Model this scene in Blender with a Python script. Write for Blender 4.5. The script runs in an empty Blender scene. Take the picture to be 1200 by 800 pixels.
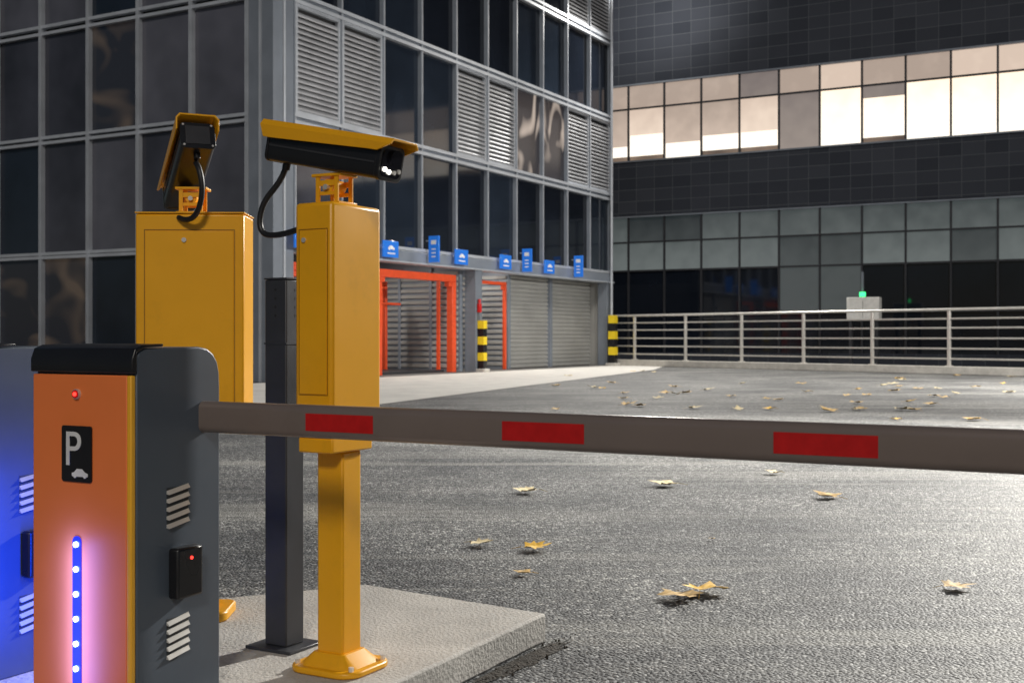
import bpy, bmesh, math, random
from mathutils import Vector, Matrix
random.seed(7)
scene = bpy.context.scene
scene.view_settings.view_transform = 'Standard'
scene.view_settings.look = 'None'
scene.view_settings.exposure = 0
A1 = math.radians(-29.0)      # site grid: direction of the barrier arm
E1 = Vector((math.cos(A1), math.sin(A1), 0)); E2 = Vector((-math.sin(A1), math.cos(A1), 0))

# ------------------------------------------------------------------ materials
def mat_base(name):
    m = bpy.data.materials.new(name); m.use_nodes = True
    nt = m.node_tree; b = nt.nodes['Principled BSDF']
    return m, nt, b
def mat(name, col, rough=0.5, metal=0.0, var=0.12, scale=6.0, bump=0.0, bscale=60.0, spec=0.5, dirt=0.0, coat=0.0):
    m, nt, b = mat_base(name)
    tc = nt.nodes.new('ShaderNodeTexCoord')
    n = nt.nodes.new('ShaderNodeTexNoise'); n.inputs['Scale'].default_value = scale
    n.inputs['Detail'].default_value = 3; n.inputs['Roughness'].default_value = 0.6
    nt.links.new(tc.outputs['Object'], n.inputs['Vector'])
    r = nt.nodes.new('ShaderNodeValToRGB')
    r.color_ramp.elements[0].position = 0.3; r.color_ramp.elements[1].position = 0.7
    r.color_ramp.elements[0].color = tuple(c*(1-var) for c in col)+(1,)
    r.color_ramp.elements[1].color = tuple(min(1,c*(1+var)) for c in col)+(1,)
    nt.links.new(n.outputs['Fac'], r.inputs['Fac'])
    out = r.outputs['Color']
    if dirt > 0:
        n3 = nt.nodes.new('ShaderNodeTexNoise'); n3.inputs['Scale'].default_value = scale*2.3; n3.inputs['Detail'].default_value = 7
        n3.inputs['Roughness'].default_value = .75
        nt.links.new(tc.outputs['Object'], n3.inputs['Vector'])
        rr = nt.nodes.new('ShaderNodeValToRGB'); rr.color_ramp.elements[0].position = .52; rr.color_ramp.elements[1].position = .75
        nt.links.new(n3.outputs['Fac'], rr.inputs['Fac'])
        mu = nt.nodes.new('ShaderNodeMath'); mu.operation = 'MULTIPLY'; mu.inputs[1].default_value = dirt
        nt.links.new(rr.outputs['Color'], mu.inputs[0])
        mx = nt.nodes.new('ShaderNodeMixRGB'); mx.inputs['Color2'].default_value = tuple(c*.35+.01 for c in col)+(1,)
        nt.links.new(mu.outputs[0], mx.inputs['Fac']); nt.links.new(out, mx.inputs['Color1']); out = mx.outputs['Color']
    nt.links.new(out, b.inputs['Base Color'])
    rn = nt.nodes.new('ShaderNodeMapRange'); rn.inputs['To Min'].default_value = max(0.02, rough*0.8); rn.inputs['To Max'].default_value = min(1, rough*1.25)
    nt.links.new(n.outputs['Fac'], rn.inputs['Value']); nt.links.new(rn.outputs['Result'], b.inputs['Roughness'])
    b.inputs['Metallic'].default_value = metal
    b.inputs['Specular IOR Level'].default_value = spec
    b.inputs['Coat Weight'].default_value = coat
    if bump > 0:
        n2 = nt.nodes.new('ShaderNodeTexNoise'); n2.inputs['Scale'].default_value = bscale; n2.inputs['Detail'].default_value = 3
        nt.links.new(tc.outputs['Object'], n2.inputs['Vector'])
        bp = nt.nodes.new('ShaderNodeBump'); bp.inputs['Strength'].default_value = bump; bp.inputs['Distance'].default_value = 0.02
        nt.links.new(n2.outputs['Fac'], bp.inputs['Height']); nt.links.new(bp.outputs['Normal'], b.inputs['Normal'])
    return m
def emis(name, col, strength, base=(0.02,0.02,0.02)):
    m, nt, b = mat_base(name)
    b.inputs['Base Color'].default_value = base+(1,)
    b.inputs['Emission Color'].default_value = col+(1,); b.inputs['Emission Strength'].default_value = strength
    b.inputs['Roughness'].default_value = .2
    m.cycles.emission_sampling='NONE'
    return m
def emissive_pane(name, c0, c1, strength, scale=.5, vstretch=1.0, ramp=(.2,.8), dist=0.0, rough=.25):
    """window glass with emissive noise"""
    m, nt, b = mat_base(name)
    tc = nt.nodes.new('ShaderNodeTexCoord'); mp = nt.nodes.new('ShaderNodeMapping')
    mp.inputs['Scale'].default_value = (1,1,vstretch)
    n = nt.nodes.new('ShaderNodeTexNoise'); n.inputs['Scale'].default_value = scale; n.inputs['Detail'].default_value = 1
    n.inputs['Distortion'].default_value = dist
    nt.links.new(tc.outputs['Object'], mp.inputs['Vector']); nt.links.new(mp.outputs['Vector'], n.inputs['Vector'])
    r = nt.nodes.new('ShaderNodeValToRGB'); r.color_ramp.elements[0].position = ramp[0]; r.color_ramp.elements[1].position = ramp[1]
    r.color_ramp.elements[0].color = c0+(1,); r.color_ramp.elements[1].color = c1+(1,)
    nt.links.new(n.outputs['Fac'], r.inputs['Fac'])
    nt.links.new(r.outputs['Color'], b.inputs['Emission Color']); b.inputs['Emission Strength'].default_value = strength
    b.inputs['Base Color'].default_value = (.03,.03,.035,1); b.inputs['Roughness'].default_value = rough
    m.cycles.emission_sampling='NONE'
    return m

def asphalt():
    m, nt, b = mat_base('asphalt'); N = nt.nodes; L = nt.links
    tc = N.new('ShaderNodeTexCoord')
    big = N.new('ShaderNodeTexNoise'); big.inputs['Scale'].default_value = .5; big.inputs['Detail'].default_value = 6; big.inputs['Roughness'].default_value = .62
    L.new(tc.outputs['Object'], big.inputs['Vector'])
    r1 = N.new('ShaderNodeValToRGB'); r1.color_ramp.elements[0].position=.38; r1.color_ramp.elements[1].position=.64
    r1.color_ramp.elements[0].color=(.058,.061,.067,1); r1.color_ramp.elements[1].color=(.165,.167,.168,1)
    L.new(big.outputs['Fac'], r1.inputs['Fac'])
    v = N.new('ShaderNodeTexVoronoi'); v.inputs['Scale'].default_value = 70; v.inputs['Randomness'].default_value = 1
    L.new(tc.outputs['Object'], v.inputs['Vector'])
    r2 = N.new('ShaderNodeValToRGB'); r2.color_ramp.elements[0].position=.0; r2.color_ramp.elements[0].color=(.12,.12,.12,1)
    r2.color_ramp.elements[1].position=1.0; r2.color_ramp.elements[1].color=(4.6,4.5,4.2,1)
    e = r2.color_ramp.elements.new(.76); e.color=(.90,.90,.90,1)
    sep = N.new('ShaderNodeSeparateColor'); L.new(v.outputs['Color'], sep.inputs['Color']); L.new(sep.outputs['Red'], r2.inputs['Fac'])
    mx = N.new('ShaderNodeMixRGB'); mx.blend_type='MULTIPLY'; mx.inputs['Fac'].default_value=.9
    L.new(r1.outputs['Color'], mx.inputs['Color1']); L.new(r2.outputs['Color'], mx.inputs['Color2'])
    cur = mx.outputs['Color']
    # pale scuffs / dried drag marks in two directions
    for rot,sc_,lo_,hi_,amt in ((52,.7,.52,.62,.42),(-35,.45,.53,.62,.40)):
        mp = N.new('ShaderNodeMapping'); mp.inputs['Rotation'].default_value=(0,0,math.radians(rot)); mp.inputs['Scale'].default_value=(.18,3.2,1)
        L.new(tc.outputs['Object'], mp.inputs['Vector'])
        sc = N.new('ShaderNodeTexNoise'); sc.inputs['Scale'].default_value=sc_; sc.inputs['Detail'].default_value=7; sc.inputs['Roughness'].default_value=.70; sc.inputs['Distortion'].default_value=.4
        L.new(mp.outputs['Vector'], sc.inputs['Vector'])
        r3 = N.new('ShaderNodeValToRGB'); r3.color_ramp.elements[0].position=lo_; r3.color_ramp.elements[1].position=hi_
        r3.color_ramp.elements[0].color=(0,0,0,1); r3.color_ramp.elements[1].color=(amt,amt,amt,1)
        L.new(sc.outputs['Fac'], r3.inputs['Fac'])
        mx2 = N.new('ShaderNodeMixRGB'); mx2.inputs['Color2'].default_value=(.30,.295,.27,1)
        L.new(r3.outputs['Color'], mx2.inputs['Fac']); L.new(cur, mx2.inputs['Color1']); cur=mx2.outputs['Color']
    L.new(cur, b.inputs['Base Color'])
    b.inputs['Roughness'].default_value=.64
    ad = N.new('ShaderNodeMath'); ad.operation='MULTIPLY'; ad.inputs[1].default_value=-1; L.new(v.outputs['Distance'], ad.inputs[0])
    bp = N.new('ShaderNodeBump'); bp.inputs['Strength'].default_value=.8; bp.inputs['Distance'].default_value=.009
    L.new(ad.outputs[0], bp.inputs['Height']); L.new(bp.outputs['Normal'], b.inputs['Normal'])
    return m

def tiles():
    m, nt, b = mat_base('dark_cladding_tiles'); N=nt.nodes; L=nt.links
    tc=N.new('ShaderNodeTexCoord'); s=N.new('ShaderNodeSeparateXYZ'); c=N.new('ShaderNodeCombineXYZ')
    L.new(tc.outputs['Object'], s.inputs[0]); L.new(s.outputs['X'], c.inputs['X']); L.new(s.outputs['Z'], c.inputs['Y'])
    br=N.new('ShaderNodeTexBrick'); br.offset=0; br.inputs['Scale'].default_value=1
    br.inputs['Brick Width'].default_value=.9; br.inputs['Row Height'].default_value=.54; br.inputs['Mortar Size'].default_value=.012
    br.inputs['Color1'].default_value=(.028,.033,.046,1); br.inputs['Color2'].default_value=(.046,.052,.068,1); br.inputs['Mortar'].default_value=(.095,.105,.12,1)
    L.new(c.outputs[0], br.inputs['Vector']); L.new(br.outputs['Color'], b.inputs['Base Color'])
    b.inputs['Roughness'].default_value=.75
    b.inputs['Specular IOR Level'].default_value=.25
    bp=N.new('ShaderNodeBump'); bp.inputs['Strength'].default_value=.4; bp.inputs['Distance'].default_value=.01; bp.invert=True
    L.new(br.outputs['Fac'], bp.inputs['Height']); L.new(bp.outputs['Normal'], b.inputs['Normal'])
    return m

def glass(name, col, rough=.06, var=.25, bump=.0):
    return mat(name, col, rough=rough, var=var, scale=.35, bump=bump, bscale=1.3, spec=.5)

M_ASPH=asphalt(); M_TILE=tiles()
M_CONC=mat('concrete',(.52,.50,.465),.85,var=.14,scale=3,bump=.35,bscale=70,dirt=.45)
M_APRON=mat('pale_concrete_paving',(.66,.64,.60),.8,var=.12,scale=1.5,bump=.15,dirt=.25)
M_FLOOR=mat('garage_floor',(.16,.155,.15),.6,var=.2,scale=.8,dirt=.4)
M_YEL=mat('yellow_powder_coat',(.88,.415,.006),.34,var=.05,scale=3,bump=.02,bscale=260,dirt=.16)
M_YELD=mat('yellow_door_seam',(.28,.13,.004),.5,var=.05)
M_ORG=mat('orange_panel',(.92,.23,.06),.5,var=.04,scale=3,spec=.3)
M_ORGE=mat('orange_edge',(.95,.48,.03),.3,var=.04)
M_GREY=mat('grey_cabinet_paint',(.082,.102,.130),.38,var=.05,scale=3,bump=.03,bscale=300,dirt=.12)
M_SLOT=mat('vent_shadow',(.03,.035,.04),.6)
M_BLK=mat('black_plastic',(.012,.012,.014),.28,var=.1)
M_HOUS=mat('camera_housing_grey',(.05,.05,.055),.35,metal=.3,var=.1)
M_BLKM=mat('black_cable',(.012,.012,.013),.45,var=.1)
M_POST=mat('dark_grey_steel',(.045,.047,.055),.40,var=.12,scale=8,dirt=.2,metal=.2)
M_STEEL=mat('stainless_steel',(.74,.72,.68),.32,metal=.5,var=.08)
M_ARM=mat('aluminium_arm',(.27,.215,.19),.30,metal=.35,var=.05,scale=2,dirt=.18)
M_RED=mat('red_reflective',(.56,.010,.010),.35,var=.10,scale=30)
M_FRAME=mat('facade_frame_paint',(.23,.26,.31),.45,metal=.2,var=.12,scale=1.2)
M_FRAMEL=mat('facade_frame_light',(.46,.49,.54),.4,metal=.2,var=.12,scale=1.2)
M_COL=mat('column_paint',(.18,.205,.245),.5,var=.12,scale=1)
M_LOUV=mat('louvre_metal',(.44,.45,.48),.4,metal=.2,var=.12,scale=1)
M_DARK=mat('dark_void',(.02,.02,.022),.8)
M_G1=glass('dark_glass',(.008,.011,.018)); M_G2=glass('blue_dark_glass',(.016,.023,.036)); M_G3=glass('grey_glass',(.095,.097,.120),.14,.35)
M_G4=glass('mid_glass',(.050,.052,.068),.10,.4)
M_GW=emissive_pane('warped_painted_reflection_glass',(.02,.017,.02),(.80,.66,.55),.65,scale=.9,vstretch=.45,ramp=(.52,.70),dist=1.3)  # bright warped reflections, painted into the pane as emission
M_GR=emissive_pane('glass_with_painted_reflections',(.004,.006,.010),(.085,.060,.042),.55,scale=.55,vstretch=1.6,ramp=(.50,.74),dist=.8,rough=.06)  # faint reflections of the surroundings, painted in as dim emission
M_SHUT=mat('roller_shutter',(.36,.36,.35),.5,metal=.1,var=.1,scale=1)
M_ORR=mat('red_orange_steel',(.80,.085,.02),.45,var=.08)
M_BLUE=emis('blue_sign',(.02,.20,.80),.30,(.02,.14,.55))
M_WHT=mat('white_sign_print',(.8,.82,.85),.5)
M_WHP=mat('white_paint',(.75,.75,.73),.5)
M_LEDB=emis('blue_led',(.30,.50,1.0),10); M_LEDS=emis('blue_led_strip',(.006,.025,1.0),1.2)
M_LEDR=emis('red_led',(1,.03,.02),4); M_LEDW=emis('white_led',(1,.95,.85),4); M_LEDG=emis('green_exit_light',(.05,1,.25),2.5)
M_TUBE=emis('lamp_tube',(1,.96,.88),4)
M_LENS=mat('lens_glass',(.01,.01,.015),.05,var=.1)
M_LEAF=[mat('leaf_yellow',(.80,.47,.06),.6,var=.3,scale=30),mat('leaf_ochre',(.64,.43,.17),.65,var=.3,scale=30),mat('leaf_pale',(.72,.60,.36),.7,var=.25,scale=30)]
M_SOIL=mat('soil',(.045,.038,.03),.95,var=.5,scale=30,bump=1,bscale=60)
M_YEL2=mat('reflective_yellow',(.85,.62,.02),.4,var=.05)

# ------------------------------------------------------------------ helpers
def group(name, loc=(0,0,0), rz=0.0, parent=None):
    e=bpy.data.objects.new(name,None); e.empty_display_size=.2
    scene.collection.objects.link(e); e.location=loc; e.rotation_euler=(0,0,rz)
    if parent: e.parent=parent
    return e
def finish(name,bm,m,parent=None,bevel=0,smooth=False,seg=2):
    bmesh.ops.recalc_face_normals(bm,faces=bm.faces)
    me=bpy.data.meshes.new(name); bm.to_mesh(me); bm.free()
    o=bpy.data.objects.new(name,me); scene.collection.objects.link(o)
    if isinstance(m,(list,tuple)):
        for x in m: me.materials.append(x)
    else: me.materials.append(m)
    if parent: o.parent=parent
    if bevel>0:
        b=o.modifiers.new('bevel','BEVEL'); b.width=bevel; b.segments=seg; b.limit_method='ANGLE'; b.angle_limit=math.radians(40)
    if smooth or bevel>0:
        for p in me.polygons: p.use_smooth=True
        try: me.set_sharp_from_angle(angle=math.radians(35))
        except Exception: pass
    return o
def addbox(bm,x0,x1,y0,y1,z0,z1):
    vs=[bm.verts.new(p) for p in ((x0,y0,z0),(x1,y0,z0),(x1,y1,z0),(x0,y1,z0),(x0,y0,z1),(x1,y0,z1),(x1,y1,z1),(x0,y1,z1))]
    for f in ((0,3,2,1),(4,5,6,7),(0,1,5,4),(1,2,6,5),(2,3,7,6),(3,0,4,7)): bm.faces.new([vs[i] for i in f])
def boxes(name,lst,m,parent=None,bevel=0,seg=2):
    bm=bmesh.new()
    for b in lst: addbox(bm,*b)
    return finish(name,bm,m,parent,bevel,seg=seg)
def prism(name,pts,a0,a1,axis,m,parent=None,bevel=0,smooth=False):
    """extrude a 2-D profile along an axis. axis x: pts=(y,z); y: pts=(x,z); z: pts=(x,y)"""
    bm=bmesh.new()
    def P(p,a): return {'x':(a,p[0],p[1]),'y':(p[0],a,p[1]),'z':(p[0],p[1],a)}[axis]
    lo=[bm.verts.new(P(p,a0)) for p in pts]; hi=[bm.verts.new(P(p,a1)) for p in pts]
    n=len(pts); bm.faces.new(lo); bm.faces.new(hi[::-1])
    for i in range(n): bm.faces.new((lo[i],lo[(i+1)%n],hi[(i+1)%n],hi[i]))
    return finish(name,bm,m,parent,bevel,smooth)
def cyl(name,p0,p1,r,m,parent=None,n=20,r2=None,bevel=0):
    p0=Vector(p0);p1=Vector(p1);d=p1-p0
    bm=bmesh.new(); q=d.to_track_quat('Z','Y').to_matrix().to_4x4()
    bmesh.ops.create_cone(bm,cap_ends=True,segments=n,radius1=r,radius2=r if r2 is None else r2,depth=d.length,matrix=Matrix.Translation((p0+p1)/2)@q)
    return finish(name,bm,m,parent,bevel,True)
def tubes(name,segs,r,m,parent=None,n=10):
    bm=bmesh.new()
    for p0,p1 in segs:
        p0=Vector(p0);p1=Vector(p1);d=p1-p0; q=d.to_track_quat('Z','Y').to_matrix().to_4x4()
        bmesh.ops.create_cone(bm,cap_ends=True,segments=n,radius1=r,radius2=r,depth=d.length,matrix=Matrix.Translation((p0+p1)/2)@q)
    return finish(name,bm,m,parent,0,True)
def cable(name,pts,r,m,parent):
    cu=bpy.data.curves.new(name,'CURVE'); cu.dimensions='3D'; cu.bevel_depth=r; cu.bevel_resolution=4
    sp=cu.splines.new('NURBS'); sp.points.add(len(pts)-1)
    for i,p in enumerate(pts): sp.points[i].co=(*p,1)
    sp.use_endpoint_u=True; sp.order_u=4; sp.resolution_u=16
    cu.materials.append(m)
    o=bpy.data.objects.new(name,cu); scene.collection.objects.link(o); o.parent=parent; return o
def rrect(w,h,r,n=5,cx=0,cy=0):
    pts=[]
    for (sx,sy,a) in ((1,1,0),(-1,1,90),(-1,-1,180),(1,-1,270)):
        for i in range(n+1):
            t=math.radians(a+90*i/n); pts.append((cx+sx*(w/2-r)+r*math.cos(t)*1.0, cy+sy*(h/2-r)+r*math.sin(t)))
    return pts

# ------------------------------------------------------------------ ground
bm=bmesh.new()
vs=[bm.verts.new(p) for p in ((-300,-300,0),(300,-300,0),(300,300,0),(-300,300,0))]; bm.faces.new(vs)
finish('asphalt_ground',bm,M_ASPH)
def sheet(name,pts,z,m):
    bm=bmesh.new(); bm.faces.new([bm.verts.new((x,y,z)) for x,y in pts]); return finish(name,bm,m)
sheet('concrete_apron_pavement',[(-2.4,21),(5.2,43.5),(6.2,48.6),(4.6,51.2),(-6.2,31.6),(-9.5,25.5),(-6.5,18.5)],.008,M_APRON)

# ------------------------------------------------------------------ concrete island (slightly chipped outline)
base=[(.134,4.67),(-.64,5.22),(-1.19,4.95),(-2.25,4.35),(-2.75,3.5),(-1.03,2.5)]
outl=[]
for i in range(len(base)):
    p=Vector(base[i]); q=Vector(base[(i+1)%len(base)]); d=q-p; nrm=Vector((d.y,-d.x)).normalized(); k=max(2,int(d.length/.09))
    for t in range(k):
        w=p+d*(t/k)
        if t>0: w+=nrm*random.uniform(-.004,.003)
        outl.append((w.x,w.y))
prism('concrete_island',outl,0,.115,'z',M_CONC,bevel=.010)
bm=bmesh.new(); ring=[]; cc=Vector((.05,4.40,0)); c=bm.verts.new((cc.x,cc.y,.010))
for i in range(60):
    a=2*math.pi*i/60; r=random.uniform(.75,1.15)
    q=cc+E2*math.cos(a)*.36*r+E1*math.sin(a)*.05*r
    ring.append(bm.verts.new((q.x,q.y,.003)))
for i in range(60): bm.faces.new((c,ring[i],ring[(i+1)%60]))
for i in range(60):
    a=random.uniform(0,6.28); r=random.uniform(.2,1.25); q=cc+E2*math.cos(a)*.36*r+E1*math.sin(a)*.055*r
    s=random.uniform(.002,.006); bmesh.ops.create_icosphere(bm,subdivisions=1,radius=s,matrix=Matrix.Translation((q.x,q.y,.004)))
finish('soil',bm,M_SOIL)

# ------------------------------------------------------------------ barrier gate cabinets
def gate_cabinet(loc,lit=True):
    g=group('barrier_gate_cabinet',loc,A1)
    prof=[(0,0),(0,1.025),(.012,1.045),(.03,1.052),(.25,1.056),(.285,1.050),(.312,1.034),(.330,1.008),(.338,.975),(.34,.94),(.34,0)]
    prism('housing',prof,-.42,0,'x',M_GREY,g,bevel=.005)
    boxes('orange_front_panel',[(-.418,-.022,-.016,-.002,0.02,.975)],M_ORG,g,bevel=.004)
    boxes('orange_edge_trim',[(-.020,-.002,-.019,-.001,0.02,.975)],M_ORGE,g,bevel=.004)
    prism('black_cap',[(-.020,.982),(-.020,1.02),(-.008,1.052),(.02,1.062),(.10,1.066),(.10,1.058),(.03,1.054),(-.002,1.04),(-.002,.982)],-.424,.004,'x',M_BLK,g,bevel=.003)
    cyl('red_button_ring',(-.224,-.016,.918),(-.224,-.024,.918),.015,M_STEEL,g)
    cyl('red_button_bezel',(-.224,-.024,.918),(-.224,-.026,.918),.0125,M_RED,g)
    cyl('red_button',(-.224,-.026,.918),(-.224,-.029,.918),.006,M_LEDR,g)
    prism('parking_plate',rrect(.125,.165,.008,cx=-.224,cy=.742),-.021,-.0165,'y',M_BLK,g)
    cu=bpy.data.curves.new('t','FONT'); cu.body='P'; cu.size=.145; cu.extrude=.0008; cu.align_x='CENTER'
    to=bpy.data.objects.new('t',cu); scene.collection.objects.link(to)
    dg=bpy.context.evaluated_depsgraph_get(); me=bpy.data.meshes.new_from_object(to.evaluated_get(dg)); bpy.data.objects.remove(to)
    po=bpy.data.objects.new('letter_p',me); scene.collection.objects.link(po); me.materials.clear(); me.materials.append(M_WHP)
    po.parent=g; po.location=(-.238,-.0225,.708); po.rotation_euler=(math.pi/2,0,0)
    carp=[(-.036,0),(-.030,0),(-.026,-.005),(-.020,-.005),(-.016,0),(.016,0),(.020,-.005),(.026,-.005),(.030,0),(.036,0),(.037,.010),(.022,.015),(.010,.025),(-.014,.025),(-.026,.014),(-.037,.011)]
    prism('car_icon',[(-.208+x*.9,.676+z*.9) for x,z in carp],-.0228,-.0212,'y',M_WHP,g)
    prism('led_channel',rrect(.034,.50,.016,cx=-.224,cy=.250),-.0205,-.0165,'y',M_LEDS if lit else M_BLK,g)
    for i in range(7):
        z=.476-.073*i
        cyl('led_%d'%(i+1),(-.224,-.0205,z),(-.224,-.026,z),.0085,M_LEDB if lit else M_LENS,g,n=12)
    if lit:
        # the strip's own spill over the front panel
        ld=bpy.data.lights.new('led_strip_light','AREA'); ld.shape='RECTANGLE'; ld.size=.03; ld.size_y=.46; ld.energy=2.2; ld.color=(.10,.16,1); ld.specular_factor=.12
        lo=bpy.data.objects.new('led_strip_light',ld); scene.collection.objects.link(lo); lo.parent=g; lo.location=(-.224,-.075,.25); lo.rotation_euler=(math.radians(90),0,0)
        prism('added_side_led_channel',[(y,z) for y,z in rrect(.03,.6,.014,cx=.12,cy=.35)],-.426,-.421,'x',M_LEDS,g)  # unseen strip and its light, added to tint the neighbouring cabinet blue
        ld=bpy.data.lights.new('added_side_led_light','AREA'); ld.shape='RECTANGLE'; ld.size=.03; ld.size_y=.6; ld.energy=4.5; ld.color=(.004,.06,1)
        lo=bpy.data.objects.new('added_side_led_light',ld); scene.collection.objects.link(lo); lo.parent=g; lo.location=(-.430,.12,.35)
        lo.rotation_euler=Vector((-1,-.25,0)).to_track_quat('-Z','Y').to_euler()
    for k,z0 in enumerate((.522,.135)):
        bm=bmesh.new()
        for i in range(5):
            z=z0+i*.025
            v=[(.001,.115,z),(.001,.205,z+.014),(.001,.205,z+.024),(.001,.115,z+.010)]
            w=[(.010,.117,z-.002),(.010,.203,z+.012),(.003,.203,z+.022),(.003,.117,z+.008)]
            a=[bm.verts.new(p) for p in v]; c=[bm.verts.new(p) for p in w]
            bm.faces.new(c)
            for q in range(4): bm.faces.new((a[q],a[(q+1)%4],c[(q+1)%4],c[q]))
        finish('vent_%d'%(k+1),bm,M_STEEL,g)
        boxes('vent_slots_%d'%(k+1),[(.0003,.0012,.116,.204,z0+.006,z0+.118)],M_SLOT,g)
    boxes('sensor_box',[(.001,.042,.12,.225,.312,.462)],M_BLK,g,bevel=.008)
    cyl('sensor_led',(.042,.175,.430),(.0445,.175,.430),.005,M_LEDR,g,n=12)
    return g
gate_cabinet((-1.076,3.40,.115)); gate_cabinet((-1.640,3.712,.115),False)

# ------------------------------------------------------------------ barrier arm
ga=group('barrier_arm',(-.90,3.612,.957),A1)
prism('arm_profile',rrect(.045,.096,.021,n=6),-.25,4.6,'x',M_ARM,ga,smooth=True)
boxes('pivot_clamp',[(-.28,-.06,.024,.05,-.07,.07),(-.28,-.06,-.05,-.024,-.07,.07)],M_GREY,ga,bevel=.006)
bm=bmesh.new()
for s in (.362,1.012,1.735,2.45,3.15,3.85):
    addbox(bm,s,s+.237,-.0236,-.0215,-.026,.024); addbox(bm,s,s+.237,.0215,.0236,-.026,.024)
finish('red_reflectors',bm,M_RED,ga)
boxes('end_cap',[(4.6,4.62,-.024,.024,-.048,.048)],M_BLK,ga,bevel=.004)

# ------------------------------------------------------------------ camera housing
def camera_head(parent,center,direction):
    e=bpy.data.objects.new('camera_head',None); scene.collection.objects.link(e); e.parent=parent
    d=Vector(direction).normalized(); xa=d; ya=Vector((0,0,1)).cross(xa).normalized(); za=xa.cross(ya)
    R=Matrix((xa,ya,za)).transposed().to_4x4()
    e.matrix_local=Matrix.Translation(center)@R
    prism('body',rrect(.126,.108,.020,cy=-.010),-.225,.215,'x',M_BLK,e,bevel=.002,smooth=True)
    boxes('side_rib',[(-.222,.212,-.0655,-.0632,-.016,-.010),(-.222,.212,.0632,.0655,-.016,-.010)],M_HOUS,e)
    hood=[(-.080,.010),(-.080,.050),(-.066,.068),(.066,.068),(.080,.050),(.080,.010),(.074,.010),(.074,.047),(.062,.061),(-.062,.061),(-.074,.047),(-.074,.010)]
    bm=bmesh.new()
    st=[-.262,-.20,.19,.272]
    rings=[]
    for k,x in enumerate(st):
        ring=[]
        for (y,z) in hood:
            xx=x
            if k==3 and z<.04: xx=x-.05
            if k==0 and z<.04: xx=x+.02
            if k>=2 and z<.04: z=z+.014
            ring.append(bm.verts.new((xx,y,z)))
        rings.append(ring)
    n=len(hood)
    for k in range(3):
        for i in range(n): bm.faces.new((rings[k][i],rings[k][(i+1)%n],rings[k+1][(i+1)%n],rings[k+1][i]))
    for rg in (rings[0],rings[-1]):
        for i in range(n//2):
            a,b,c2,d2=i,(i+1),n-2-i,n-1-i
            if b<c2: bm.faces.new((rg[a],rg[b],rg[c2],rg[d2]))
    finish('sun_hood',bm,M_YEL,e,bevel=.0012)
    prism('front_bezel',rrect(.130,.112,.022,cy=-.010),.2155,.232,'x',M_BLK,e,bevel=.002)
    prism('front_glass',rrect(.106,.088,.02,cy=-.010),.2325,.2345,'x',M_LENS,e)
    cyl('lens',(.2345,0,.010),(.244,0,.010),.022,M_LENS,e)
    for i,(y,z) in enumerate(((-.038,-.030),(-.014,-.036),(.014,-.036),(.038,-.030))):
        cyl('led_%d'%(i+1),(.2345,y,z),(.241,y,z),.0075,M_LEDW if i<2 else M_STEEL,e,n=12)
    prism('rear_plate',rrect(.130,.112,.022,cy=-.010),-.236,-.2255,'x',M_BLK,e,bevel=.002)
    boxes('rear_door',[(-.2385,-.2362,-.045,.045,-.048,.030)],M_HOUS,e,bevel=.001)
    cyl('cable_gland',(-.19,0,-.06),(-.19,0,-.086),.013,M_BLK,e)
    for i,(y,z) in enumerate(((-.052,.034),(.052,.034),(-.052,-.054),(.052,-.054))):
        cyl('screw_%d'%(i+1),(-.2365,y,z),(-.2395,y,z),.0045,M_STEEL,e,n=8)
    return e
def bracket(parent,x,y,z0,z1):
    boxes('mount_plate',[(x-.055,x+.055,y-.05,y+.05,z0,z0+.008)],M_YEL,parent,bevel=.002)
    bm=bmesh.new()
    for sx in (-1,1):
        addbox(bm,x-.045,x-.030,y+sx*.038-.003,y+sx*.038+.003,z0+.008,z1)
        addbox(bm,x+.030,x+.045,y+sx*.038-.003,y+sx*.038+.003,z0+.008,z1)
        addbox(bm,x-.029,x+.029,y+sx*.038-.003,y+sx*.038+.003,z0+.030,z0+.042)
        addbox(bm,x-.029,x+.029,y+sx*.038-.003,y+sx*.038+.003,z1-.03,z1-.012)
    finish('bracket_sides',bm,M_YEL,parent)
    boxes('bracket_top',[(x-.06,x+.06,y-.045,y+.045,z1,z1+.010)],M_YEL,parent,bevel=.002)
    cyl('pivot_bolt',(x,y-.05,z1-.035),(x,y+.05,z1-.035),.009,M_STEEL,parent)
    cyl('pivot_sleeve',(x,y-.035,z0+.06),(x,y+.035,z0+.06),.022,M_YEL,parent)

# ------------------------------------------------------------------ main camera post
PZ=.115
gp=group('license_plate_camera_post',(-.565,3.90,PZ),A1)
prism('cabinet_body',[(-.075,.765),(.075,.765),(.075,1.515),(-.075,1.515)],-.140,.125,'y',M_YEL,gp,bevel=.012)
prism('cabinet_chin',[(-.069,.715),(.069,.715),(.069,.764),(-.069,.764)],-.130,.085,'y',M_YEL,gp,bevel=.006)
boxes('door_seam',[(-.058,-.056,-.1415,-.1395,.90,1.43),(.056,.058,-.1415,-.1395,.90,1.43),(-.056,.056,-.1415,-.1395,1.428,1.43),(-.056,.056,-.1415,-.1395,.90,.902)],M_YELD,gp)
boxes('door_leaf',[(-.054,.054,-.1425,-.1402,.904,1.426)],M_YEL,gp,bevel=.001)
cyl('lock',(-.035,-.1425,1.395),(-.035,-.147,1.395),.008,M_STEEL,gp,n=14)
boxes('pole',[(-.052,.052,-.055,.045,.03,.714)],M_YEL,gp,bevel=.007)
prism('base_flange',rrect(.27,.25,.07,n=8),0.001,.022,'z',M_YEL,gp,bevel=.006)
bm=bmesh.new()
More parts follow.
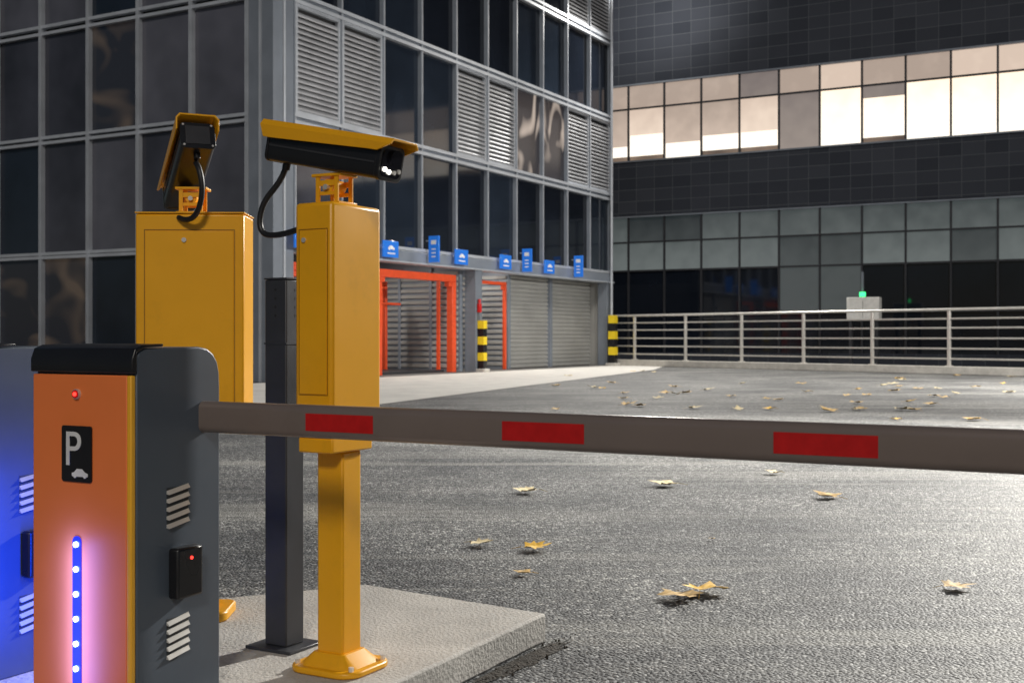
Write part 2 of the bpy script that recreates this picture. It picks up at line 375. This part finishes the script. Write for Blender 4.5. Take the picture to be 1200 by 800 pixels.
lo=[bm.verts.new((x,y,.021)) for x,y in rrect(.22,.20,.05)]; hi=[bm.verts.new((x,y-.005,.062)) for x,y in rrect(.125,.12,.012)]
n=len(lo); bm.faces.new(lo); bm.faces.new(hi)
for i in range(n): bm.faces.new((lo[i],lo[(i+1)%n],hi[(i+1)%n],hi[i]))
finish('base_skirt',bm,M_YEL,gp,bevel=.003)
for i,(x,y) in enumerate(((-.108,-.085),(.108,-.085),(-.108,.085),(.108,.085))):
    cyl('anchor_bolt_%d'%(i+1),(x,y,.022),(x,y,.036),.009,M_STEEL,gp,n=6)
bracket(gp,.0,-.03,1.515,1.605)
camera_head(gp,(.0,-.03,1.690),(.97,0,-.20))
cable('camera_cable',[(-.205,-.03,1.648),(-.225,-.035,1.60),(-.275,-.045,1.56),(-.30,-.05,1.50),(-.30,-.05,1.435),(-.24,-.05,1.42),(-.15,-.05,1.435),(-.076,-.05,1.455)],.0100,M_BLKM,gp)
cyl('cable_entry_gland',(-.074,-.05,1.455),(-.105,-.05,1.452),.017,M_BLK,gp)

# ------------------------------------------------------------------ second camera post (left, further)
gq=group('license_plate_camera_post',(-1.232,4.62,PZ),math.radians(2))
boxes('cabinet_body',[(-.205,.205,-.10,.10,.72,1.555)],M_YEL,gq,bevel=.008)
boxes('door_seam',[(-.172,-.169,-.1015,-.0995,.78,1.495),(.169,.172,-.1015,-.0995,.78,1.495),(-.169,.169,-.1015,-.0995,1.492,1.495),(-.169,.169,-.1015,-.0995,.78,.783)],M_YELD,gq)
boxes('door_leaf',[(-.166,.166,-.1035,-.1002,.786,1.489)],M_YEL,gq,bevel=.002)
cyl('lock',(-.02,-.1035,1.455),(-.02,-.109,1.455),.009,M_STEEL,gq,n=14)
boxes('rain_ledge',[(-.207,.207,-.103,.102,1.556,1.562)],M_YEL,gq,bevel=.002)
boxes('pole',[(-.055,.055,-.05,.05,.03,.719)],M_YEL,gq,bevel=.007)
prism('base_flange',rrect(.28,.25,.05),0.001,.04,'z',M_YEL,gq,bevel=.008)
bracket(gq,-.01,0,1.562,1.655)
camera_head(gq,(-.035,.02,1.752),(-.36,.86,-.42))
cable('camera_cable',[(.035,-.15,1.74),(.052,-.19,1.73),(.075,-.20,1.66),(.06,-.18,1.58),(.03,-.15,1.53),(-.01,-.13,1.525),(-.04,-.105,1.54)],.0105,M_BLKM,gq)

# ------------------------------------------------------------------ dark steel post
gs=group('steel_post',(-.800,4.17,PZ),A1)
boxes('tube',[(-.048,.048,-.048,.048,.012,1.285)],M_POST,gs,bevel=.005)
boxes('tube_cap',[(-.050,.050,-.050,.050,1.2855,1.292)],M_POST,gs,bevel=.002)
boxes('joint_band',[(-.050,.050,-.050,.050,1.06,1.066)],M_POST,gs)
boxes('base_plate',[(-.10,.10,-.09,.09,.001,.0115)],M_POST,gs,bevel=.002)
for i,z in enumerate((1.25,1.22,1.19,1.16)):
    cyl('bolt_hole_%d'%(i+1),(.0480,0,z),(.0486,0,z),.005,M_DARK,gs,n=10)
    cyl('front_hole_%d'%(i+1),(0.0,-.0480,z),(0.0,-.0486,z),.005,M_DARK,gs,n=10)

# ------------------------------------------------------------------ left building (parking tower)
RL=math.radians(90-29.0)
gl=group('glass_parking_building',(-6.35,31.5,0),RL)
LX=21.75; LY=16.0; TOP=21.0
rows=[(4.0,7.0),(7.3,10.3),(10.6,13.6),(13.9,16.9),(17.2,20.4)]
boxes('upper_core',[(.35,LX-.05,.35,LY,3.95,TOP)],M_DARK,gl)
sx=[.885+2.085*i for i in range(11)]
g1=[];g2=[];g3=[];gw=[]
bmL=bmesh.new(); lfr=[]
for r,(z0,z1) in enumerate(rows):
    for i in range(10):
        a,b=sx[i]+.05,sx[i+1]-.05
        louv=(r==1 and i in (0,1,4,5,8,9)) or (r==3 and i in (8,9,4,5,0,1))
        if louv:
            z=z0+.16
            lfr+=[(a,a+.09,-.01,.12,z0,z1),(b-.09,b,-.01,.12,z0,z1),(a+.09,b-.09,-.01,.12,z0,z0+.09),(a+.09,b-.09,-.01,.12,z1-.09,z1)]
            while z<z1-.2:
                v=[bmL.verts.new(p) for p in ((a+.09,.0,z),(b-.09,.0,z),(b-.09,.10,z+.10),(a+.09,.10,z+.10))]; bmL.faces.new(v)
                v=[bmL.verts.new(p) for p in ((a+.09,.0,z),(b-.09,.0,z),(b-.09,.01,z-.05),(a+.09,.01,z-.05))]; bmL.faces.new(v)
                z+=.150
        else:
            bx=(a,b,.10,.14,z0,z1)
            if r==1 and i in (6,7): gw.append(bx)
            elif r==0 and i==0: g3.append(bx)
            else: (g2 if random.random()<.4 else g1).append(bx)
finish('louvres',bmL,M_LOUV,gl); boxes('louvre_frames',lfr,M_FRAMEL,gl)
boxes('louvre_backing',[(sx[0],sx[10],.16,.18,4.0,20.4)],M_DARK,gl)
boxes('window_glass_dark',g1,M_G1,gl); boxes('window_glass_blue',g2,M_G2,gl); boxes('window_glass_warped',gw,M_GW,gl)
if g3: boxes('window_glass_grey',g3,M_G4,gl)
boxes('mullions',[(s-.045,s+.045,-.03,.15,4.0,20.4) for s in sx],M_FRAME,gl)
boxes('mullion_caps',[(s-.016,s+.016,-.060,-.031,4.0,20.4) for s in sx],M_FRAMEL,gl)
h=[]
for (z0,z1) in rows: h+=[(sx[0]-.04,LX,-.065,.155,z1,z1+.10),(sx[0]-.04,LX,-.065,.155,z0-.10,z0)]
boxes('transoms',h,M_FRAMEL,gl)
boxes('floor_bands',[(sx[0],LX,.03,.15,z1+.10,z1+.20) for z0,z1 in rows],M_COL,gl)
boxes('ground_beam',[(.9,LX+.1,-.08,.45,3.55,3.88)],M_FRAME,gl,bevel=.01)
boxes('ground_beam_flange',[(.9,LX+.1,-.14,.40,3.50,3.545)],M_FRAMEL,gl)
boxes('corner_column',[(-.06,.34,-.06,.34,0,TOP)],M_COL,gl,bevel=.01)
boxes('corner_fin',[(.40,.83,-.02,.30,0,TOP),(-.02,.30,.40,.83,0,TOP)],M_COL,gl,bevel=.01)
boxes('corner_trim',[(.335,.405,-.10,.05,0,TOP),(-.10,.05,.335,.405,0,TOP)],M_FRAMEL,gl)
boxes('garage_column',[(10.46,10.90,-.04,.40,0,3.5),(21.32,21.72,-.04,.40,0,3.5),(21.66,21.80,-.06,.30,3.9,TOP)],M_COL,gl,bevel=.01)
cyl('drain_pipe',(LX-.25,-.16,0),(LX-.25,-.16,TOP),.06,M_FRAMEL,gl,n=12)
# left facade
ty=[.885+2.035*i for i in range(8)]
lrows=[(.25,3.55),(3.75,7.0),(7.25,10.3),(10.6,13.6),(13.9,16.9),(17.2,20.4)]
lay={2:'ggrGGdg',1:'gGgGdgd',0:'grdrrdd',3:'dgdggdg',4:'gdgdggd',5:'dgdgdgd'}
P={'g':[],'d':[],'G':[],'r':[]}
for r,(z0,z1) in enumerate(lrows):
    for i in range(7):
        P[lay[r][i]].append((.10,.14,ty[i]+.06,ty[i+1]-.06,z0,z1))
boxes('side_glass_grey',P['g'],M_G3,gl); boxes('side_glass_dark',P['d'],M_G2,gl); boxes('side_glass_mid',P['G'],M_G4,gl); boxes('side_glass_painted_reflections',P['r'],M_GR,gl)
v=[]
for t in ty: v+=[(-.05,.15,t-.055,t-.015,0,20.4),(-.05,.15,t+.015,t+.055,0,20.4)]
boxes('side_mullions',v,M_FRAMEL,gl)
h=[(-.03,.155,.83,ty[-1]+.05,z1,z1+.09) for z0,z1 in lrows]+[(-.03,.155,.83,ty[-1]+.05,z0-.09,z0) for z0,z1 in lrows]
boxes('side_transoms',h,M_FRAMEL,gl)
boxes('ground_walls',[(.16,.40,.40,LY,0,3.94),(.45,LX-.3,6.6,6.8,0,3.94),(LX-.28,LX-.08,.42,6.8,0,3.94)],M_SHUT,gl)
boxes('garage_floor',[(.41,LX-.3,-.3,6.59,.010,.022)],M_FLOOR,gl)
def shutter(name,x0,x1,y,z1,par):
    bm=bmesh.new(); n=int(z1/.16); pr=None
    for k in range(n+1):
        z=.03+k*.16; 
        for (dz,dy) in ((0,0),(.03,-.05),(.11,-.05),(.14,0)):
            q=[bm.verts.new((x0,y+dy,z+dz)),bm.verts.new((x1,y+dy,z+dz))]
            if pr: bm.faces.new((pr[0],pr[1],q[1],q[0]))
            pr=q
    return finish(name,bm,M_SHUT,par)
shutter('shutter_1',14.0,17.3,.75,3.4,gl); shutter('shutter_2',17.5,21.2,.75,3.4,gl); shutter('shutter_3',11.0,13.8,2.6,3.4,gl)
shutter('shutter_4',6.3,10.3,4.2,3.4,gl); shutter('shutter_5',1.2,6.0,5.8,3.4,gl)
boxes('shutter_posts',[(13.8,14.0,.55,2.6,0,3.9),(17.3,17.5,.6,.85,0,3.5),(10.3,10.5,.5,4.3,0,3.9),(6.0,6.3,4.0,6.5,0,3.9)],M_FRAME,gl)
boxes('wall_ribs',[(10.24,10.299,.56,4.1,.15+.2*k,.27+.2*k) for k in range(17)]+[(13.74,13.799,.62,2.5,.15+.2*k,.27+.2*k) for k in range(17)],M_SHUT,gl,bevel=.012,seg=1)
boxes('wall_pilasters',[(10.20,10.239,y,y+.10,.03,3.6) for y in (1.6,2.9)],M_FRAME,gl)
def portal(name,x0,x1,y,z,w=.14):
    boxes(name,[(x0,x0+w,y,y+w,0.02,z-w),(x1-w,x1,y,y+w,0.02,z-w),(x0,x1,y,y+w,z-w,z),
       (x0+w,x0+w+.18,y+.02,y+w-.02,z-w-.16,z-w),(x1-w-.18,x1-w,y+.02,y+w-.02,z-w-.16,z-w)],M_ORR,gl,bevel=.02)
portal('lift_frame_1',5.20,9.75,.30,3.30,.24); portal('lift_frame_2',5.9,9.0,2.6,3.10,.14); portal('lift_frame_3',11.1,13.6,.5,3.22,.12)
portal('lift_frame_4',1.0,4.9,.3,3.28,.24)
boxes('lift_rails',[(4.93,5.10,.35,.50,.02,3.3),(5.5,9.5,2.4,2.5,2.3,2.38),(7.2,7.3,3.6,3.7,.02,3.3),(10.06,10.16,1.2,1.3,.02,3.3)],M_ORR,gl)
boxes('lift_platform',[(5.6,9.6,.7,4.0,.025,.10)],M_POST,gl,bevel=.01)
for i,(x,y) in enumerate(((3.5,3.2),(8.0,2.8),(12.4,1.6))):
    boxes('ceiling_lamp_%d'%(i+1),[(x-.6,x+.6,y-.06,y+.06,3.84,3.90)],M_TUBE,gl)
    ld=bpy.data.lights.new('garage_light','AREA'); ld.shape='RECTANGLE'; ld.size=1.2; ld.size_y=.15; ld.energy=(70,55,45)[i]; ld.color=(1,.93,.85)
    lo=bpy.data.objects.new('garage_light_%d'%(i+1),ld); scene.collection.objects.link(lo); lo.parent=gl; lo.location=(x,y,3.80)

# striped corner guards
def guard(name,x,y,h,w):
    g=group(name,(x,y,0),RL); n=6
    ye=[];bk=[]
    for i in range(n):
        b=(-w/2,w/2,-w/2,w/2,.12+h*i/n,.12+h*(i+1)/n)
        (ye if i%2 else bk).append(b)
    boxes('yellow_bands',ye,M_YEL2,g); boxes('black_bands',[(a+.004,b-.004,c+.004,d-.004,e,f) for a,b,c,d,e,f in bk],M_BLK,g)
    boxes('concrete_foot',[(-w*.8,w*.8,-w*.8,w*.8,0.006,.12)],M_CONC,g,bevel=.02)
guard('striped_bollard',-1.02,40.75,1.65,.24); guard('striped_bollard',4.25,49.95,2.0,.30)
ge=group('fire_alarm_beacon',(-1.22,40.62,0),RL)
boxes('beacon_box',[(.05,.20,-.10,.0,2.05,2.35)],M_RED,ge,bevel=.01); cyl('beacon_lamp',(.12,-.05,2.36),(.12,-.05,2.50),.05,M_RED,ge,n=12)
boxes('beacon_pole',[(.10,.14,-.07,-.03,.0,2.05)],M_COL,ge)

carp=[(-.036,0),(-.030,0),(-.026,-.005),(-.020,-.005),(-.016,0),(.016,0),(.020,-.005),(.026,-.005),(.030,0),(.036,0),(.037,.010),(.022,.015),(.010,.025),(-.014,.025),(-.026,.014),(-.037,.011)]
def sign_flat(s,w=.80,h=.50,z=3.86):
    o=Vector((-6.35,31.5,0))+E2*s
    g=group('parking_sign',(o.x,o.y,z),RL)
    boxes('panel',[(-w/2,w/2,-.26,-.20,-h/2,h/2)],M_BLUE,g,bevel=.012)
    prism('car_icon',[(x*4.6,z_*4.6-.01) for x,z_ in carp],-.272,-.262,'y',M_WHT,g)
    boxes('text_bar',[(-.2,.2,-.268,-.262,-.15,-.11)],M_WHT,g)
    boxes('hanger',[(-.2,-.17,-.199,-.085,-.02,.02),(.17,.2,-.199,-.085,-.02,.02)],M_FRAME,g)
def sign_hang(s,z=4.0):
    o=Vector((-6.35,31.5,0))+E2*s
    g=group('hanging_direction_sign',(o.x,o.y,z),RL)
    boxes('panel',[(-.035,.035,-.55,-.16,-.42,.42)],M_BLUE,g,bevel=.01)
    boxes('text_bars',[(-.042,-.037,-.45,-.26,.15,.28),(-.042,-.037,-.43,-.28,-.02,.02),(-.042,-.037,-.43,-.28,-.14,-.10),(-.042,-.037,-.43,-.28,-.26,-.22)],M_WHT,g)
    boxes('bracket',[(-.02,.02,-.159,-.05,.25,.29),(-.02,.02,-.159,-.05,-.29,-.25)],M_FRAME,g)
for s in (1.0,5.1,9.2,12.2,15.6): sign_flat(s)
for s in (7.35,13.6,17.9): sign_hang(s)

# ------------------------------------------------------------------ far building
gf=group('office_building',(5.04,56.0,0),A1)
U0,U1=-10,38
boxes('core',[(U0,U1,.5,14,0,22)],M_DARK,gf)
boxes('cladding',[(U0,U1,0,.45,13.05,22),(U0,U1,0,.45,6.9,9.4)],M_TILE,gf)
boxes('plinth',[(U0,U1,0,.45,0,.5)],M_TILE,gf)
boxes('sills',[(U0,U1,-.06,.1,9.40,9.47),(U0,U1,-.06,.1,12.98,13.05),(U0,U1,-.06,.1,6.80,6.87)],M_FRAME,gf)
um=[.47+1.8*i for i in range(-5,21)]
f=[];f2=[]
for u in um:
    f.append((u-.04,u+.04,.02,.20,9.47,12.98)); f2.append((u-.04,u+.04,.02,.20,.5,6.80))
boxes('mullions_upper',f,M_POST,gf); boxes('mullions_lower',f2,M_POST,gf)
boxes('transoms',[(U0,U1,.03,.21,11.86,11.94),(U0,U1,.03,.21,5.60,5.68),(U0,U1,.03,.21,4.26,4.34)],M_POST,gf)
def office(name,top,bot,z0,z1,strength,n=.12):
    """blind or room brightness that varies over the pane height"""
    m,nt,b=mat_base(name); N=nt.nodes; L=nt.links
    tc=N.new('ShaderNodeTexCoord'); s=N.new('ShaderNodeSeparateXYZ'); L.new(tc.outputs['Object'],s.inputs[0])
    no=N.new('ShaderNodeTexNoise'); no.inputs['Scale'].default_value=1.3; no.inputs['Detail'].default_value=2; L.new(tc.outputs['Object'],no.inputs['Vector'])
    mr=N.new('ShaderNodeMapRange'); mr.inputs['From Min'].default_value=z0; mr.inputs['From Max'].default_value=z1; L.new(s.outputs['Z'],mr.inputs['Value'])
    ad=N.new('ShaderNodeMath'); ad.operation='MULTIPLY_ADD'; ad.inputs[1].default_value=1.0; L.new(mr.outputs['Result'],ad.inputs[0])
    m2=N.new('ShaderNodeMath'); m2.operation='MULTIPLY_ADD'; m2.inputs[1].default_value=.9; m2.inputs[2].default_value=-.45; L.new(no.outputs['Fac'],m2.inputs[0]); L.new(m2.outputs[0],ad.inputs[2])
    r=N.new('ShaderNodeValToRGB'); r.color_ramp.elements[0].color=bot+(1,); r.color_ramp.elements[1].color=top+(1,); L.new(ad.outputs[0],r.inputs['Fac'])
    L.new(r.outputs['Color'],b.inputs['Emission Color']); b.inputs['Emission Strength'].default_value=strength
    b.inputs['Base Color'].default_value=(.04,.04,.045,1); b.inputs['Roughness'].default_value=.25
    m.cycles.emission_sampling='NONE'; return m
W0=office('office_pane_white',(1.0,.78,.58),(1.0,.92,.80),9.5,11.9,1.45)
W1=office('office_blind_warm',(.42,.33,.27),(.68,.54,.44),9.5,11.9,1.0)
W1b=office('office_blind_light',(.66,.52,.42),(.96,.79,.64),9.5,11.9,1.05)
W2=office('office_blind_dim',(.24,.20,.185),(.38,.32,.28),9.5,13.0,.8)
WD=emissive_pane('office_room_dark',(.10,.07,.055),(.35,.25,.18),.7,.9,1)
C1=office('office_pane_cool',(.070,.085,.085),(.165,.19,.185),4.3,6.8,.70)
C2=office('office_pane_cool_dim',(.02,.028,.03),(.075,.088,.087),4.3,6.8,.70)
cat={}
def add(k,*b): cat.setdefault(k,[]).append(b)
for j in range(len(um)-1):
    a,b=um[j]+.04,um[j+1]-.04; i=j-5
    zz=(9.47,11.86)
    if i in (5,7,8,9): add('A',a,b,.12,.15,*zz)
    elif i in (4,) : add('C',a,b,.12,.15,*zz)
    else:
        hb=9.47+random.choice((.5,.7,.9,1.2))
        if i==6: hb=9.47+1.9
        add('C' if i==6 else random.choice('BBL'),a,b,.10,.13,hb,11.86)
        add('A',a,b,.14,.17,9.47+(.22 if random.random()<.5 else 0),hb)
        add('D',a,b,.175,.19,9.47,hb)
    add('L' if i in (5,8,9) else random.choice('BCB'),a,b,.12,.15,11.94,12.98)
    t1='E' if random.random()<.8 else 'F'; t2='E' if random.random()<.65 else 'F'
    if i==5: t1='E';t2='F'
    add(t1,a,b,.12,.15,5.68,6.80); add(t2,a,b,.12,.15,4.34,5.60)
    add('G' if random.random()<.85 else 'F',a,b,.12,.15,2.3,4.26); add('G',a,b,.12,.15,.5,2.24)
for k,m,nm in (('A',W0,'window_bright'),('B',W1,'window_warm'),('L',W1b,'window_light'),('C',W2,'window_dim'),('D',WD,'window_room'),('E',C1,'window_cool'),('F',C2,'window_cool_dim'),('G',M_G1,'window_dark')):
    if k in cat: boxes(nm,cat[k],m,gf)
boxes('door_transom',[(U0,U1,.03,.21,2.24,2.30)],M_POST,gf)

# ------------------------------------------------------------------ fence on its kerb
FA=Vector((4.54,50.5,0)); FB=Vector((15.76,36.5,0)); fd=(FB-FA); FL=fd.length; fa=math.atan2(fd.y,fd.x)
gk=group('metal_railing',FA,fa)
boxes('kerb_wall',[(-.6,FL*1.75,-.16,.16,0,.26)],M_CONC,gk,bevel=.02)
px=[FL*(.054+.161*i) for i in range(0,11)]
boxes('posts',[(p-.05,p+.05,-.045,.045,.26,2.06) for p in px],M_STEEL,gk,bevel=.008)
boxes('post_shoes',[(p-.10,p+.10,-.09,.09,.261,.285) for p in px],M_STEEL,gk)
tubes('rails',[((-.5,0,z),(FL*1.7,0,z)) for z in (.50,.83,1.16,1.50,1.80)],.030,M_STEEL,gk)
tubes('top_rail',[((-.5,0,2.10),(FL*1.7,0,2.10))],.045,M_STEEL,gk,n=14)

# white electrical cabinet with green exit light behind the railing
gc=group('electrical_cabinet',(13.6,46.0,0),A1)
boxes('body',[(-.62,.62,0,.5,1.85,2.75)],M_WHP,gc,bevel=.02); boxes('legs',[(-.55,-.45,.1,.4,0,1.85),(.45,.55,.1,.4,0,1.85)],M_POST,gc)
boxes('door_gap',[(-.006,.006,-.004,.0,1.95,2.65)],M_BLK,gc)
boxes('post',[(-.10,-.02,.2,.3,2.75,3.75)],M_COL,gc)
boxes('green_light',[(-.14,.08,.05,.15,2.78,2.95)],M_LEDG,gc)

# ------------------------------------------------------------------ leaves
def leaf(bm,x,y,s,mi,rot=None):
    pts=[(0,-.5),(.10,-.32),(.42,-.38),(.34,-.20),(.58,-.02),(.40,.03),(.46,.30),(.24,.20),(.17,.36),(0,.62),(-.15,.34),(-.26,.22),(-.48,.28),(-.38,.02),(-.56,-.06),(-.33,-.20),(-.40,-.40),(-.10,-.32)]
    pts=[(a*random.uniform(.85,1.15),b*random.uniform(.85,1.15)) for a,b in pts]
    rot=random.uniform(0,6.28) if rot is None else rot
    cu=random.uniform(.05,.38); ax=random.uniform(0,3.14); tl=random.uniform(-.12,.2)
    def T(px_,py_):
        r=px_*math.cos(ax)+py_*math.sin(ax); q=-px_*math.sin(ax)+py_*math.cos(ax)
        z=cu*r*r*.9+.10*abs(q)+.05*math.sin(9*px_+4*py_)+tl*py_
        X=px_*math.cos(rot)-py_*math.sin(rot); Y=px_*math.sin(rot)+py_*math.cos(rot)
        return (x+X*s,y+Y*s,.012+max(0,z+.08)*s)
    c=bm.verts.new(T(0,-.05)); inner=[bm.verts.new(T(p[0]*.5,p[1]*.5-.02)) for p in pts]; outer=[bm.verts.new(T(*p)) for p in pts]
    n=len(pts)
    for i in range(n):
        k=(i+1)%n
        for f in ((c,inner[i],inner[k]),(inner[i],outer[i],outer[k],inner[k])):
            ff=bm.faces.new(f); ff.material_index=mi; ff.smooth=True
    a=T(0,-.5);b=T(.05,-.85)
    st=[bm.verts.new(a),bm.verts.new((a[0]+.004,a[1],a[2]+.004)),bm.verts.new((b[0]+.003,b[1],.014)),bm.verts.new((b[0],b[1],.012))]
    ff=bm.faces.new(st); ff.material_index=mi
bm=bmesh.new()
for (x,y,s,mi) in ((.765,5.42,.18,1),(.90,5.55,.20,0),(.134,6.67,.17,0),(-.18,6.81,.14,2),(.056,5.98,.09,1),(2.11,5.63,.14,1),(.11,9.11,.19,2),(1.23,9.53,.22,2),(2.35,8.83,.19,1),(2.28,10.36,.15,2),(-.84,13.7,.15,1),(1.18,7.0,.04,1),(2.6,13.8,.2,2)):
    leaf(bm,x,y,s,mi)
for i in range(60):
    y=random.uniform(17,42) if random.random()<.6 else random.uniform(19,28)
    x=random.uniform(.03,.46)*y
    leaf(bm,x,y,random.uniform(.15,.28),random.choice((0,1,1,2,2)))
for i in range(40):
    y=random.uniform(3,16); x=random.uniform(.5,1.2)*y
    leaf(bm,x,y,random.uniform(.12,.2),random.choice((0,1,2)))
finish('fallen_leaves',bm,M_LEAF)

# ------------------------------------------------------------------ lamps
def child_light(g,kind,loc,target,energy,size,col=(1,.965,.90),spot=150,name='lamp_light'):
    ld=bpy.data.lights.new(name,kind); ld.energy=energy; ld.shadow_soft_size=size; ld.color=col
    if kind=='SPOT': ld.spot_size=math.radians(spot); ld.spot_blend=.9
    lo=bpy.data.objects.new(name,ld); scene.collection.objects.link(lo)
    lo.location=loc; lo.rotation_euler=(Vector(target)-Vector(loc)).to_track_quat('-Z','Y').to_euler()
    bpy.context.view_layer.update(); mw=lo.matrix_world.copy(); lo.parent=g; lo.matrix_parent_inverse=Matrix.Identity(4); lo.matrix_local=g.matrix_world.inverted()@mw
def street_lamp(loc,arm,head_h,energy,target,spot=150):
    g=group('street_lamp',(loc[0],loc[1],0),arm)
    cyl('pole',(0,0,0),(0,0,head_h+.1),.09,M_POST,g,r2=.05); tubes('lamp_arm',[((0,0,head_h),(1.0,0,head_h+.12))],.035,M_POST,g)
    boxes('lamp_head',[(.8,1.5,-.15,.15,head_h+.10,head_h+.20)],M_POST,g,bevel=.02); boxes('lamp_lens',[(.86,1.44,-.11,.11,head_h+.085,head_h+.099)],M_TUBE,g)
    hp=Vector((loc[0]+1.15*math.cos(arm),loc[1]+1.15*math.sin(arm),head_h+.03))
    child_light(g,'SPOT',hp,target,energy,.18,spot=spot)
street_lamp((10.8,16.0),math.radians(200),7.0,20000,(1,7,0),140)
street_lamp((17.0,27.0),math.radians(160),8.0,17000,(7,30,0),140)
gfl=group('floodlight',(5.3,50.3,15.9),0)
boxes('fixture',[(-.3,.3,-.15,.15,-.2,.2)],M_POST,gfl,bevel=.02)
child_light(gfl,'SPOT',(5.5,50.0,15.5),(6,36,0),12000,.3,spot=110,name='floodlight_light')
child_light(gfl,'SPOT',(5.6,50.0,15.5),(5.6,57,20),1600,.8,spot=160,name='floodlight_wash')

sun=bpy.data.lights.new('sun','SUN'); sun.energy=1.05; sun.angle=math.radians(9); sun.color=(1,.93,.83)
so=bpy.data.objects.new('sun',sun); scene.collection.objects.link(so)
sd=Vector((.02,-.82,.56)).normalized(); so.rotation_euler=sd.to_track_quat('Z','Y').to_euler()
w=bpy.data.worlds.new('World'); scene.world=w; w.use_nodes=True
nt=w.node_tree; bg=nt.nodes['Background']; sk=nt.nodes.new('ShaderNodeTexSky'); sk.sky_type='NISHITA'; sk.sun_disc=False
sk.sun_elevation=math.asin(sd.z); sk.sun_rotation=math.atan2(sd.x,sd.y)
nt.links.new(sk.outputs[0],bg.inputs['Color']); bg.inputs['Strength'].default_value=.017

# ------------------------------------------------------------------ camera
cd=bpy.data.cameras.new('camera'); cam=bpy.data.objects.new('camera',cd); scene.collection.objects.link(cam)
cam.location=(0,0,1.2); cam.rotation_euler=(math.pi/2,0,0); cd.sensor_width=36; cd.lens=41.7; cd.shift_y=-5/1200
cd.clip_end=1000; cd.clip_start=.05
cd.dof.use_dof=True; cd.dof.focus_distance=4.3; cd.dof.aperture_fstop=7.1
scene.camera=cam
